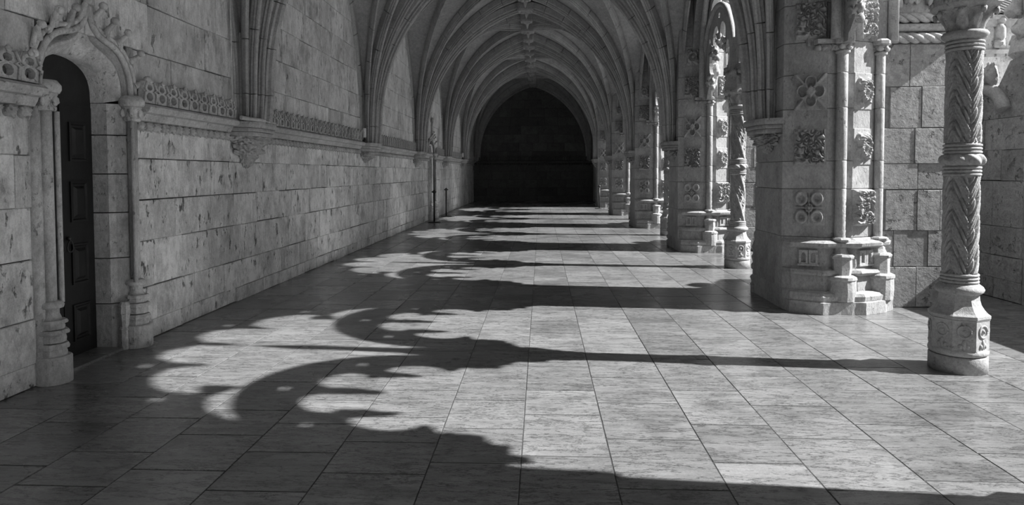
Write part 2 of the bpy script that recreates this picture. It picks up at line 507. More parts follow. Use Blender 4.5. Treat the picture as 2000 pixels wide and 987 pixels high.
DENT = b.mesh('leaf_bracket', M['ledge'])
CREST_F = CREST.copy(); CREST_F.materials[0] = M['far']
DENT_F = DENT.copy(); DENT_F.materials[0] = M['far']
def ledge(name, spans, f, rz, zb=1.36, mk='ledge', c1=None, c2=None):
    """f(u) -> x,y of the wall face"""
    root = empty(name, (0, 0, 0), kind='structure')
    cr = []
    for k, (a, c) in enumerate(spans):
        L = c-a
        prof = [(-.02, -.05), (.03, -.045), (.045, -.02), (.05, -.005), (.085, .0), (.10, .02), (.10, .035), (.08, .05), (.06, .052), (-.02, .052)]
        b = MB()
        pa, pb = f(a), f(c)
        rr = []
        for (px, py) in (pa, pb):
            rr.append([(px+o*cos(rz), py+o*sin(rz), zb+z) for o, z in prof])
        b.rings(rr)
        b.build('ledge_moulding', M[mk], root)
        n = max(1, round(L/.13))
        for i in range(n):
            u = a+L*(i+.5)/n; x, y = f(u)
            cr.append(('cresting_panel', CREST, (x, y, zb+.058), u))
        n = max(1, round(L/.085))
        for i in range(n):
            u = a+L*(i+.5)/n; x, y = f(u)
            cr.append(('leaf_bracket', DENT, (x, y, zb-.075), u))
    for kind in ('cresting_panel', 'leaf_bracket'):
        it = [c for c in cr if c[0] == kind][:295]
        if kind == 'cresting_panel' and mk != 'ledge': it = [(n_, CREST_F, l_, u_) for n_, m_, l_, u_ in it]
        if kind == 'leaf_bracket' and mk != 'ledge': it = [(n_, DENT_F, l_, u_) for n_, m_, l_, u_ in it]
        for nm, me, loc, u in it: put(nm, me, root, loc, rz)
HWR = .30
spans = [(2.25, PORT[0]-.40), (PORT[0]+.40, PIER[1]-HWR)]
for k in range(1, 5):
    a, c = PIER[k]+HWR, (PIER[k+1] if k < 5 and k+1 < 6 else YEND)-HWR
    if a < PORT[1] < c: spans += [(a, PORT[1]-.40), (PORT[1]+.40, c)]
    else: spans.append((a, c))
spans.append((PIER[5]+HWR, YEND-.05))
ledge('trim_1', spans, lambda u: (XL, u), 0)
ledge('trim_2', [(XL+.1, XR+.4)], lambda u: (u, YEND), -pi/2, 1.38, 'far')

# ------------------------------------------------------------------ vault
ZS, ZT = 1.62, 4.14
R0 = .115
def rib_curve(L, r0=R0, zs=ZS, zt=ZT, n=40, extra=0):
    l = L-r0; dz = zt-zs; Rr = (l*l+dz*dz)/(2*l)
    pts = []
    a1 = math.atan2(dz, Rr-l)
    for i in range(n+1):
        a = a1*i/n
        pts.append((r0+Rr-Rr*cos(a), zs+Rr*sin(a)))
    return pts
def web_z(r, L):
    l = L-.05; dz = (ZT+.08)-ZS; Rr = (l*l+dz*dz)/(2*l); q = r-.05
    return ZS+sqrt(max(0, Rr*Rr-(Rr-q)**2))
def rib_profile(wd, dp):
    h = wd/2
    return [(-h, -.06), (-h, dp*.28), (-h*.62, dp*.42), (-h*.75, dp*.62), (-h*.42, dp*.7), (-h*.45, dp*.9), (-h*.2, dp), (h*.2, dp),
            (h*.45, dp*.9), (h*.42, dp*.7), (h*.75, dp*.62), (h*.62, dp*.42), (h, dp*.28), (h, -.06)]
RIBCACHE = {}
def rib_mesh(L, wd, dp, nv, trunk=True):
    key = (round(L, 3), wd, dp, trunk)
    if key in RIBCACHE: return RIBCACHE[key]
    pts = rib_curve(L, n=nv*4)
    b = MB(); prof = rib_profile(wd, dp)
    nrm = lambda i, t: Vector((t.z, 0, -t.x))
    if trunk:
        for z0, z1 in ((1.40, ZS-.003),):
            rr = [[(R0-.02*(ZS-z)/(.22)+n_*1.0, l_, z) for l_, n_ in prof] for z in (z0, z1)]
            b.rings(rr)
    core = [(x, 0, z) for x, z in pts]
    for k in range(nv):
        seg = core[k*4:k*4+5]
        s = [Vector(p) for p in seg]
        d0 = (s[1]-s[0]).normalized()*.005; d1 = (s[-1]-s[-2]).normalized()*.005
        s[0] = s[0]+d0; s[-1] = s[-1]-d1
        j = 1+.03*sin(k*2.3)
        b.sweep(s, [(a*j, c) for a, c in prof], nrm)
    me = b.mesh('rib', M['rib']); RIBCACHE[key] = me
    return me
def boss_mesh(r, seed):
    b = MB()
    def sq(h, k, z): return [(x*h, y*h*k, z) for x, y in ((-1, -.8), (-.8, -1), (.8, -1), (1, -.8), (1, .8), (.8, 1), (-.8, 1), (-1, .8))]
    b.rings([sq(r, .9, .08), sq(r, .9, -.035), sq(r*.93, .9, -.05), sq(r*.93, .9, -.062), sq(r*.8, .9, -.07)])
    for k in range(4): b.blob((r*.45*cos(k*pi/2+.78), r*.4*sin(k*pi/2+.78), -.07), (r*.3, r*.3, .02), k+seed, 5, .3)
    return b.mesh('boss', M['rib'])
BOSS = boss_mesh(.15, 1); BOSS_S = boss_mesh(.12, 2)
def vault():
    root = empty('ceiling', (0, 0, 0), kind='structure')
    ys = [YBACK]+[PIER[0]-P]+PIER+[YEND]
    Lx, Ly = XR-XC, P/2
    NT = 18; NR = 20
    def quarter(b, sx, sy, dx, dy):
        ths = [pi/2*i/NT for i in range(NT+1)]
        def f(i, j):
            th = pi/2*i
            L = min(Lx/max(cos(th), 1e-6), Ly/max(sin(th), 1e-6))
            r = .05+(L-.05)*(j**1.8)
            return (sx+dx*r*cos(th), sy+dy*r*sin(th), web_z(r, L))
        b.grid(NT, NR, f)
    groups = []
    for k, (a, c) in enumerate(zip(ys[:-1], ys[1:])):
        mid = (a+c)/2
        b = MB()
        for sx, dx in ((XL, 1), (XR, -1)):
            for sy, dy in ((a, 1), (c, -1)): quarter(b, sx, sy, dx, dy)
        b.build('vault_web', M['web'], root)
        if k < 2: continue
        near = c > 5
        tgt = [(1, 0, .0)]
        for sx, dx in ((XL, 1), (XR, -1)):
            for sy, dy in ((a, 1), (c, -1)):
                for (tx, ty, wd) in ((Lx, Ly, .07), (Lx, Ly*.47, .055), (Lx*.5, Ly, .055), (0.0001, Ly, .05)):
                    L = sqrt(tx*tx+ty*ty); ang = math.atan2(ty*dy, tx*dx)
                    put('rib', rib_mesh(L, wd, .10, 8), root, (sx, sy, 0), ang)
        # ridge ribs
        b = MB()
        pr = [(l, -n_) for l, n_ in rib_profile(.075, .10)]
        b.rings([[(XC+l, y, ZT+n_) for l, n_ in pr] for y in (a, c)])
        b.build('ridge_rib', M['rib'], root)
        b = MB(); b.rings([[(x, mid+l, ZT+n_) for l, n_ in pr] for x in (XL, XR)])
        b.build('ridge_rib', M['rib'], root)
        for (x, y, big) in ((XC, mid, 1), (XC, a+Ly*.47, 0), (XC, c-Ly*.47, 0), (XC-Lx*.5, mid, 0), (XC+Lx*.5, mid, 0), (XC, c, 1)):
            put('boss', BOSS if big else BOSS_S, root, (x, y, ZT-.085))
    for y in PIER+[YEND]:
        for sx, ang in ((XL, 0), (XR, pi)):
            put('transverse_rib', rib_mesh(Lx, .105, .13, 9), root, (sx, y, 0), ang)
    b = MB()
    b.box(XL-.5, 2.5, YBACK-.3, YEND+.5, TOPZ+.12, TOPZ+.3); b.build('sky_block_slab', M['web'], root)  # unseen slab added above the vault to stop sky light leaking in
vault()

# ------------------------------------------------------------------ wall corbels on the left
def half_ring(r, n=10, sq=1.0):
    return [(r*cos(a)*sq, r*sin(a)) for a in [-pi/2+pi*i/n for i in range(n+1)]]
def corbel_parts(root, low, wd, proj, mx=1):
    b = MB()
    for z0, z1, r0 in ((1.355, 1.40, 1.0), (1.325, 1.352, .93), (1.29, 1.322, .86)):
        pl = [(0, -wd*r0), (proj*r0*.72, -wd*r0*.8), (proj*r0, -wd*r0*.45), (proj*r0, wd*r0*.45), (proj*r0*.72, wd*r0*.8), (0, wd*r0)]
        pl = [(-.02, -wd*r0)]+pl+[(-.02, wd*r0)]
        b.rings([[(mx*x, y, z0) for x, y in pl], [(mx*x*1.03, y*1.01, (z0+z1)/2) for x, y in pl], [(mx*x, y, z1) for x, y in pl]])
    b.build('corbel_top', M['ledge'] if mx > 0 else M['pier'], root)
    b = MB()
    def f(i, j):
        th = -pi/2+pi*i; t = j; z = 1.29+(low-1.29)*t
        k = (1-t)**.7*.86+.03
        nn = noise.noise(Vector((i*5, t*5, low*3)))*.3+abs(noise.noise(Vector((i*9, t*7, 2+low))))*.7+abs(noise.noise(Vector((i*22, t*16, low))))*.35-.25
        k2 = k*(1+nn*.8)
        return (mx*(proj*k2*cos(th)-.01), wd*k2*sin(th), z+.015*noise.noise(Vector((i*9, t*9, 7))))
    b.grid(60, 40, f)
    b.build('carved_foliage', M['ledge'] if mx > 0 else M['pier'], root)
    b = MB()
    for z0, z1, k in ((1.40, 1.60, .62), (1.603, 2.1, .60)):
        pl = [(-.02, -.2*k)]+[(x*.19*k, y*.21*k) for x, y in half_ring(1)]+[(-.02, .2*k)]
        b.rings([[(mx*x, y, z0) for x, y in pl], [(mx*x, y, z1) for x, y in pl]])
    b.build('respond_core', M['rib'], root)
LAB = ['large worn foliage corbel nearest the door on the left wall', 'foliage corbel below the second rib cluster, beside a white lamp',
       'third corbel along the left wall, just before the small distant portal', 'fourth corbel along the left wall, past the stanchion posts',
       'farthest corbel on the left wall, at the edge of the dark bay']
for k in range(1, 6):
    c = empty('wall_corbel', (XL, PIER[k], 0))
    corbel_parts(c, 1.04 if k == 1 else 1.10+.02*(k % 3), .31, .20)
    tag(c, LAB[k-1], 'corbel', 'corbels along the left wall')
# ------------------------------------------------------------------ end wall, back wall, right walls
def end_walls():
    root = empty('wall_end', (0, 0, 0), kind='structure')
    b = MB(); b.box(XL-.5, 3.0, YEND+.014, YEND+.5, -.1, TOPZ+.3); b.build('wall_core', M['mortar'], root)
    f = lambda u, z, o: ((u, YEND-o, z), -pi/2)
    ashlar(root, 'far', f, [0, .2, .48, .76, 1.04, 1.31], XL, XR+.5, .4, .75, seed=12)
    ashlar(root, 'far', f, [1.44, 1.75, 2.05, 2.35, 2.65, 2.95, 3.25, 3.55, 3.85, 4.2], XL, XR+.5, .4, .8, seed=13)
    b = MB(); b.box(XL-.5, 3.0, YBACK-.4, YBACK, -.1, TOPZ+.3); b.build('wall_back', M['wall'], None, kind='structure')
end_walls()
def arch_hole(hw, spring, n=28, z0=0):
    return [(-hw, z0)]+[(-hw*cos(pi*i/n), spring+hw*sin(pi*i/n)) for i in range(n+1)]+[(hw, z0)]
def right_wall():
    root = empty('wall_right', (0, 0, 0), kind='structure')
    for k, cy in enumerate([COLY[0]-2*P, COLY[0]-P]+COLY):
        y0, y1 = cy-P/2, cy+P/2
        d = dxb(cy)
        for x0, x1, hw, sp in ((XR+.10, 2.10+d, 1.42, 2.40), (2.10+d, 2.45+d, 1.49, 2.52)):
            h = arch_hole(hw, sp)
            out = [(y0, TOPZ+.3), (y0, 1.9)]+[(cy+u, max(v, 1.9)) for u, v in h]+[(y1, 1.9), (y1, TOPZ+.3)]
            out = [p for i, p in enumerate(out) if i == 0 or p != out[i-1]]
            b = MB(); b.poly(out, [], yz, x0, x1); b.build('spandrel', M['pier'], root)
    b = MB(); b.box(XR+.02, 2.6, PIER[5]+.3, YEND+.2, -.1, TOPZ+.3); b.build('blind_bay', M['wall'], root)
right_wall()

# ------------------------------------------------------------------ arcade piers
def smooth(a, b_, x):
    t = min(1, max(0, (x-a)/(b_-a))); return t*t*(3-2*t)
def carved(style):
    b = MB(); W_, H_ = .115, .135; n = 46
    def h(u, v):
        r = sqrt(u*u+v*v); ph = math.atan2(v, u)
        if style == 0:       # four big lobed leaves on the diagonals and a centre boss
            leaf = abs(sin(2*ph))
            rim = .95*(.55+.45*leaf)
            e = smooth(0, .16, rim-r)
            vein = .35*abs(sin(8*ph+2.5*sin(6*r)))
            curl = .3*cos(r*13)
            z = e*(.75+curl-vein*.6)
            z = max(z, smooth(.06, 0, abs(r-.26))*.9) if r > .2 else max(.2, 1.1-r*2.5)
            return z
        if style == 1:       # knotted foliage
            q = Vector((u*2.3, v*2.3, 3)); a = noise.noise(q)*2; c_ = noise.noise(q*1.7+Vector((5, 1, 2)))
            e = smooth(1.0, .85, max(abs(u), abs(v))+.12*noise.noise(Vector((ph*2, 0, 1))))
            s = abs(sin(5*(a+r*1.5)+ph*3))
            return e*(.25+.75*s+.35*c_)
        if style == 2:       # crossing stems with loops
            d1, d2 = abs(u-v)/1.4, abs(u+v)/1.4
            cr = max(smooth(.13, .05, d1), smooth(.13, .05, d2))
            lp = max(smooth(.08, .02, abs(sqrt((abs(u)-.5)**2+v*v)-.33)), smooth(.08, .02, abs(sqrt(u*u+(abs(v)-.5)**2)-.33)))
            c0 = smooth(.3, .2, max(d1, d2))*1.1
            return max(cr*.8, lp*.9, c0)*smooth(1.05, .9, max(abs(u), abs(v)))
        # four round hearts with a centre
        q = sqrt((abs(u)-.48)**2+(abs(v)-.5)**2)
        z = smooth(.46, .34, q)*(.6+.4*abs(cos(q*9))) - smooth(.2, .1, q)*.5
        z = max(z, smooth(.3, .2, r)*(1.0+.2*cos(8*ph)), smooth(.08, .03, min(abs(u), abs(v)))*.7*smooth(.9, .6, r))
        return z
    def f(i, j):
        u, v = i*2-1, j*2-1
        z = h(u*1.02, v*1.02) if 0 < i < 1 and 0 < j < 1 else -.3
        return (.004+.05*z, u*W_, v*H_)
    b.grid(n, n, f)
    return b.mesh('carved_panel', M['carve'])
CARVED = [carved(s) for s in range(4)]
b = MB()
for s in (-1, 1):
    b.poly([(s*.032-.03, -.05), (s*.032+.03, -.05), (s*.032+.03, .05), (s*.032-.03, .05)],
           [[(s*.032-.016, -.04), (s*.032-.016, .012), (s*.032-.009, .027), (s*.032, .033), (s*.032+.009, .027), (s*.032+.016, .012), (s*.032+.016, -.04)]], yz, -.012, .02)
b.box(-.012, .026, -.07, .07, -.062, -.05)
NICHE = b.mesh('niche_panel', M['carve'])

# plan of the near half (x from corridor face outward, y from pier centre), with base offsets
PLAN = [(1.80, -.30, 0, -.04), (1.86, -.335, -.045, -.10), (2.07, -.415, -.07, -.14), (2.13, -.40, -.0, -.14), (2.20, -.40, .03, -.14), (2.25, -.415, .05, -.13), (2.41, -.345, .07, -.11),
        (2.45, -.31, .06, -.10), (2.50, -.30, .065, -.08), (2.54, -.26, .07, -.04)]
FULL = PLAN+[(x, -y, a, -c) for x, y, a, c in reversed(PLAN)]
def erode(b, amp, fr=9):
    for i, v in enumerate(b.v):
        p = Vector(v); n = noise.noise_vector(p*fr)+.6*noise.noise_vector(p*fr*2.7)
        b.v[i] = (v[0]+n.x*amp, v[1]+n.y*amp, v[2]+(n.z*amp*.8 if v[2] > .01 else 0))
def dense(r, m=4):
    o = []
    for i in range(len(r)):
        p, q = r[i], r[(i+1) % len(r)]
        for k in range(m): o.append(tuple(p[j]+(q[j]-p[j])*k/m for j in range(3)))
    return o
def ring_at(z, k, ins=0):
    return [(x+a*k+(ins if x < 2 else -ins*.3), y+c*k-(ins if y > 0 else -ins), z) for x, y, a, c in FULL]
SH = [(2.165, .425, .037), (2.475, .325, .033)]
def pier():
    root = empty('arcade_pier')
    # plinth and base mouldings
    b = MB()
    prof = [(0, 1), (.085, 1), (.09, .9), (.10, .93), (.125, .96), (.145, .86), (.155, .62)]
    b.rings([dense(ring_at(z, k)) for z, k in prof]); erode(b, .005); b.build('plinth', M['pier'], root)
    b = MB()
    prof = [(.155, .48), (.262, .40), (.268, .62), (.285, .72), (.305, .64), (.310, .34), (.325, .28), (.455, .24), (.462, .5), (.475, .68), (.497, .72), (.51, .5), (.516, .14), (.53, .04)]
    b.rings([dense(ring_at(z, k)) for z, k in prof]); erode(b, .0035); b.build('base', M['pier'], root)
    zs = [.53, .88, 1.08, 1.455, 1.70, 1.93, 2.2, 2.5, 2.82, 3.15, 3.5, 3.85, 4.2]
    for z0, z1 in zip(zs[:-1], zs[1:]):
        b = MB(); g = .0012
        b.rings([ring_at(z0+g, 0, .004), ring_at(z0+g+.004, 0), ring_at(z1-g-.004, 0), ring_at(z1-g, 0, .004)])
        b.build('stone_course', M['pier'], root)
    b = MB(); b.rings([ring_at(z, 0, .012) for z in (.5, 4.2)]); b.build('mortar_core', M['lime'], root)
    for sgn in (-1, 1):
        for k, (x, y, r) in enumerate(SH):
            y *= sgn
            b = MB()
            for z0, z1 in ((.53, .88), (.883, 1.08), (1.083, 1.455), (1.458, 1.70), (1.703, 1.85)):
                b.lathe([(r*.96, z0), (r, z0+.006), (r, z1-.006), (r*.96, z1)], 14, (x, y))
            b.lathe([(r*.9, .5), (r*.9, 1.86)], 12, (x, y))
            b.build('shaft', M['pier'], root)
            b = MB(); c = (x, y-sgn*0.0)
            yy = y+sgn*.035
            b.lathe([(.096, .09), (.098, .16), (.096, .235), (.103, .243), (.101, .262), (.075, .275)], 16, (x, yy), False)
            b.lathe([(.070, .275), (.068, .33), (.070, .385), (.078, .39), (.082, .405), (.068, .42)], 8, (x, yy), False, rot=pi/8)
            b.lathe([(.056, .42), (.044, .445), (.04, .475), (.05, .50), (.064, .512), (.066, .524), (.052, .535)], 8, (x, (y+yy)/2), False, rot=pi/8)
            erode(b, .006, 14); b.build('shaft_base', M['carve'], root)
            b = MB()
            b.lathe([(r, 1.835), (r+.012, 1.842), (r+.012, 1.855), (r, 1.862)], 14, (x, y))
            b.lathe([(r, 1.86), (r+.012, 1.89), (r+.024, 1.905)], 14, (x, y))
            b.lathe([(r+.03, 1.905), (r+.038, 1.915), (r+.038, 1.935), (r+.02, 1.95)], 8, (x, y), False, rot=pi/8)
            if k == 0:
                for q in range(7): b.blob((x-.16+.03*q, y+sgn*(-.02+.008*q) if q < 4 else y+sgn*.01, 1.885), (.026, .03, .026), q, 5, .4)
                b.box(x-.19, x, y-.04, y+.035, 1.905, 1.935)
            for q in range(6): b.blob((x+(r+.012)*cos(q*pi/3), y+(r+.012)*sin(q*pi/3), 1.882), (.02, .02, .022), q, 5, .4)
            b.build('shaft_capital', M['carve'], root)
        # carved panels: corridor-side splay (A) and outer splay (B)
        ax, ay, bx, by = 1.86, .335, 2.07, .415
        A = math.atan2(-(bx-ax), (by-ay))    # outward normal of the near splay
        nA = Vector((-(by-ay), -(bx-ax))).normalized()
        nB = Vector(((2.41-2.25)*0+(.415-.345), -(2.41-2.25))).normalized()
        for (cx, cyy, nv, st) in ((1.965, .375, nA, (3, 1, 2, 1, 0)), (2.335, .378, nB, (1, 0, 0, 1, 2))):
            for q, zc in enumerate((.745, 1.18, 1.575, 2.08, 2.45)):
                if q == 4 and nv is nB: continue
                nx, ny = nv.x, nv.y*(-sgn)*-1
                ang = math.atan2(nv.y*(1 if sgn < 0 else -1), nv.x)
                o = put('carved_panel', CARVED[st[q]], root, (cx, (-1 if sgn < 0 else 1)*cyy, zc), ang)
                o.scale = (1, .95 if nv is nA else .80, 1.0)
            ang = math.atan2(nv.y*(1 if sgn < 0 else -1), nv.x)
            off = .030
            put('niche_panel', NICHE, root, (cx+nv.x*off, (cyy-nv.y*off)*(-1 if sgn < 0 else 1), .392), ang)
    # beaded colonnette at the far corridor corner and its mirror
    for sgn in (1,):
        b = MB(); prof = [(.045, 0), (.045, .06), (.05, .07), (.03, .085), (.045, .11), (.05, .13), (.03, .15), (.03, .19), (.042, .2), (.042, .23), (.028, .25), (.036, .28), (.04, .3), (.028, .32), (.028, .36), (.038, .38), (.028, .41), (.02, .43)]
        b.lathe(prof, 10, (1.83, sgn*.36), False); b.build('corner_base', M['pier'], root)
    # console and lower rib trunk on the corridor face
    con = empty('console', (XR, 0, 0)); con.parent = root
    corbel_parts(con, 1.14, .30, .15, -1)
    # buttress behind
    b = MB(); b.box(2.52, 3.02, -.245, .245, 0, 4.2); b.build('buttress', M['lime'], root)
    f = lambda u, z, o: ((u, -.26-o, z), -pi/2)
    ashlar(root, 'rough', f, [0, .3, .57, .87, 1.06, 1.32, 1.62, 1.93], 2.53, 3.03, .16, .36, seed=21, th=.04)
    f = lambda u, z, o: ((u, .26+o, z), pi/2)
    ashlar(root, 'rough', f, [0, .4, .87, 1.3, 1.93], 2.53, 3.03, .25, .5, seed=22, th=.04)
    f = lambda u, z, o: ((3.035+o, u, z), 0)
    ashlar(root, 'rough', f, [0, .3, .57, .87, 1.06, 1.32, 1.62, 1.93], -.26, .26, .25, .52, seed=23, th=.04)
    for q, z in enumerate((1.97, 2.045, 2.115)):
        b = MB(); n = 70; rr = .034 if q != 1 else .03
        loop = [(2.5, -.275, z), (3.02, -.275, z), (3.06, -.24, z), (3.06, .24, z)]
        path = []
        for a, c in zip(loop[:-1], loop[1:]):
            m = max(2, int((Vector(c)-Vector(a)).length/.012))
            path += [tuple(Vector(a).lerp(Vector(c), i/m)) for i in range(m)]
        if q == 1: b.tube(path, rr, 8)
        else:
            for st_ in range(3):
                hp = []
                for i, p_ in enumerate(path):
                    a_ = 2*pi*st_/3+i*.34
                    along_y = p_[0] > 3.03
                    c_, s_ = .019*cos(a_), .019*sin(a_)
                    hp.append((p_[0]+(c_ if along_y else 0), p_[1]+(0 if along_y else c_), p_[2]+s_))
                b.tube(hp, .0215, 7)
        b.build('rope_moulding', M['carve'], root)
    b = MB(); b.box(2.52, 3.06, -.28, .28, 2.15, 4.2)
    b.build('upper_buttress', M['pier'], root)
    b = MB()
    for q in range(9):
        b.blob((2.56+.06*q, -.30, 2.24+.10*abs(sin(q*1.3))), (.06, .04, .07), q, 7, .5, 3)
    for q in range(3):
        cx = 2.62+.16*q
        b.tube([(cx+.05*cos(a), -.32-.01*sin(a), 2.36+.08*sin(a)) for a in [.4+i*.45 for i in range(12)]], .02, 7)
    b.build('scroll_carving', M['carve'], root)
    # stem of foliage rising from the inner capital
    for sgn in (-1, 1):
        b = MB(); x, y, r = SH[0]
        pth = [(x, sgn*(y+.02), 1.95), (x+.01, sgn*(y+.05), 2.06), (x+.03, sgn*(y+.11), 2.2), (x+.03, sgn*(y+.16), 2.32)]
        b.tube(pth, [.035, .04, .045, .03], 10, fn=lambda i, a: 1+.15*sin(5*a))
        for q in range(6):
            p = Vector(pth[q//2]).lerp(Vector(pth[q//2+1]), .5*(q % 2)+.2)
            b.blob((p.x+.02*(-1)**q, p.y, p.z), (.035, .04, .04), q, 6, .5, 3)
        b.build('foliage_stem', M['carve'], root)
    return root
PL = ['near stone pier outside the right edge, its shadow crossing the foreground',
      'large carved stone pier with rosette panels and worn base, behind the nearest twisted column',
      'second carved pier along the arcade, just left of the second twisted column',
      'third carved pier, between the second and third free columns',
      'fourth pier, narrow in the distance with a sunlit shaft edge',
      'last and smallest pier of the arcade, beside the dark end bay']
proto = pier(); place(proto, (dxb(5.26)-.055, PIER[1], 0))
piers = {1: proto}
for k in (0, 2, 3, 4, 5):
    piers[k] = copy_tree(proto); place(piers[k], (dxb(PIER[k])-.055+(.01 if k == 2 else 0), PIER[k]-(.09 if k == 0 else 0), 0))
for k, o in piers.items(): tag(o, PL[k], 'pier', 'carved piers of the arcade')

# ------------------------------------------------------------------ twisted columns
def shaft_fn(style):
    def zig(a, z, r):
        a = a % (2*pi)
        q = a/(2*pi)*6; ci = int(floor(q)); fa = q-floor(q); d = 1 if ci % 2 else -1
        v = z/.15+d*(fa-.5)*1.15; fv = v-floor(v)
        edge = smooth(.0, .06, min(fa, 1-fa)) if True else 1
        if fv < .6:
            t = fv/.6
            hgt = .45+.55*abs(sin(3*pi*t))**.6
            hgt *= smooth(0, .06, min(t, 1-t)+.02)
        else:
            t = (fv-.80)/.20
            k = q*2-floor(q*2)-.5
            rr = sqrt((k*.95)**2+(t*.6)**2)
            hgt = sqrt(max(0, 1-(rr/.45)**2))*1.0
        return -.018+.026*hgt*(.7+.3*edge)
    def hel(a, z, r):
        q = a/(2*pi)*4+z*3.2; fq = q-floor(q)
        if fq < .24: return .006-.003*abs(sin(fq/.24*2*pi))
        if fq < .30: return -.010
        if fq > .94: return -.010
        t = (fq-.61)/.31
        s = sin(z*75+2*t)*sin(t*5)
        return -.012+.015*max(0, s+.25*cos(7*t))*smooth(1, .8, abs(t))
    def vert(a, z, r):
        q = a/(2*pi)*5+z*1.4+.12*sin(z*26); fq = q-floor(q)
        if fq < .18: return .002
        return -.012+.014*max(0, sin(z*60+a*9))
    return (zig, hel, vert)[style]
def column(style):
    root = empty('twisted_column')
    b = MB(); b.lathe([(.150, 0), (.150, .075), (.146, .083)], 40); b.build('foot_drum', M['carve'], root)
    b = MB(); b.lathe([(.136, .083), (.150, .09), (.153, .102), (.150, .114), (.136, .124)], 40); b.build('foot_roll', M['carve'], root)
    b = MB()
    b.lathe([(.140, .10), (.152, .118), (.152, .262), (.156, .268)], 8, (0, 0), False, rot=pi/8)
    for k in range(8):
        a = k*pi/4; n = Vector((cos(a), sin(a), 0)); t = Vector((-sin(a), cos(a), 0)); ap = .1405
        ctr = n*(ap+.001)+Vector((0, 0, .212))
        b.tube([ctr+t*(.034*cos(q))+Vector((0, 0, .03*sin(q))) for q in [2*pi*i/20 for i in range(21)]], .006, 6)
        b.blob(tuple(ctr-n*.006), (.012, .02, .012), k, 5, .1)
        c2 = n*(ap-.004)+Vector((0, 0, .132))
        for dx_, hh in ((0, .042), (-.018, .02), (.018, .02)):
            p = c2+t*dx_; b.blob((p.x, p.y, p.z+hh*.4), (.014, .014, hh*.7), k, 5, .05)
    b.build('octagonal_plinth', M['carve'], root)
    b = MB()
    b.lathe([(.150, .266), (.158, .274), (.158, .288), (.142, .298), (.128, .312), (.112, .335), (.104, .36), (.102, .385), (.106, .395)], 8, (0, 0), False, rot=pi/8)
    b.build('neck', M['carve'], root)
    b = MB()
    b.lathe([(.100, .385), (.120, .397), (.126, .41), (.118, .424), (.100, .436), (.095, .44)], 32)
    for z in (.449, .466, .483): b.lathe([(.085, z-.009), (.097, z-.006), (.099, z), (.097, z+.005), (.085, z+.009)], 32)
    b.build('base_rings', M['carve'], root)
    fn = shaft_fn(style)
    for z0, z1 in ((.49, .98), (1.145, 1.60)):
        b = MB(); n = 70; nn = 108 if style == 0 else 84
        b.lathe([(.086, z0+(z1-z0)*i/n) for i in range(n+1)], nn, (0, 0), True, fn=fn)
        b.build('carved_shaft', M['carve'], root)
    b = MB()
    for z in (.986, 1.003, 1.02, 1.098, 1.115, 1.132): b.lathe([(.085, z-.009), (.096, z-.006), (.098, z), (.096, z+.005), (.085, z+.009)], 32)
    b.lathe([(.085, .97), (.085, 1.15)], 24)
    b.build('shaft_rings', M['carve'], root)
    b = MB(); b.lathe([(.086+.027*sin(pi*i/12)**.6, 1.028+.062*i/12) for i in range(13)], 72, fn=lambda a, z, r: .006*sin(9*a+ (z-1.06)*95)*smooth(.086, .1, r))
    b.build('rope_ring', M['carve'], root)
    b = MB()
    for z in (1.606, 1.624, 1.642): b.lathe([(.085, z-.009), (.097, z-.006), (.099, z), (.097, z+.005), (.085, z+.009)], 32)
    b.lathe([(.09, 1.65), (.10, 1.66), (.115, 1.672), (.118, 1.683), (.108, 1.695), (.085, 1.70)], 32)
    b.build('necking', M['carve'], root)
    b = MB()
    def leaf(a, z, r):
        t = (z-1.695)/.105; q = a/(2*pi)*8; k = q-floor(q)-.5
        w_ = smooth(.5, .15, abs(k)+.12*sin(t*9+3*abs(k))); v = abs(sin(k*14))*.25
        return (w_*(.022+.046*t*t)-.012)*(1-v)*(1 if t < .93 else .7)
    b.lathe([(.084+.03*(i/16)**2, 1.695+.105*i/16) for i in range(17)], 96, fn=leaf)
    for k in range(8):
        a = k*pi/4+pi/8
        b.blob((.150*cos(a), .150*sin(a), 1.782), (.014, .014, .018), k, 6, .2, 3)
    b.build('leaf_capital', M['carve'], root)
    b = MB(); b.lathe([(.135, 1.795), (.165, 1.808), (.178, 1.822), (.178, 1.855), (.165, 1.86), (.165, 1.875)], 8, (0, 0), False, rot=pi/8)
    for k in range(8):
        a = k*pi/4
        for j in (-1, 0, 1): b.blob((.166*cos(a)-j*.022*sin(a), .166*sin(a)+j*.022*cos(a), 1.84), (.010, .010, .012), k+j, 4, .2)
    b.build('abacus', M['carve'], root)
    for ch in root.children: ch.scale = (.865, .865, 1)
    return root
CL = ['nearest twisted stone column with zigzag bands and beads at the right edge', 'second twisted column with spiral carved bands, left of the large pier',
      'third free column, half hidden between two piers', 'fourth free column, small and slender in the distance', 'farthest free column, barely visible beside the last pier']
cols = []
protos = {0: column(0)}
protos[1] = column(1); protos[2] = column(2)
st = [0, 1, 2, 1, 2]
for k in range(5):
    o = protos[k] if k < 3 else copy_tree(protos[st[k]])
    place(o, (2.05+dxb(COLY[k])+.03 if k == 0 else 2.055+dxb(COLY[k]), COLY[k], 0), (0 if k else .45))
    tag(o, CL[k], 'column', 'free columns of the arcade'); cols.append(o)

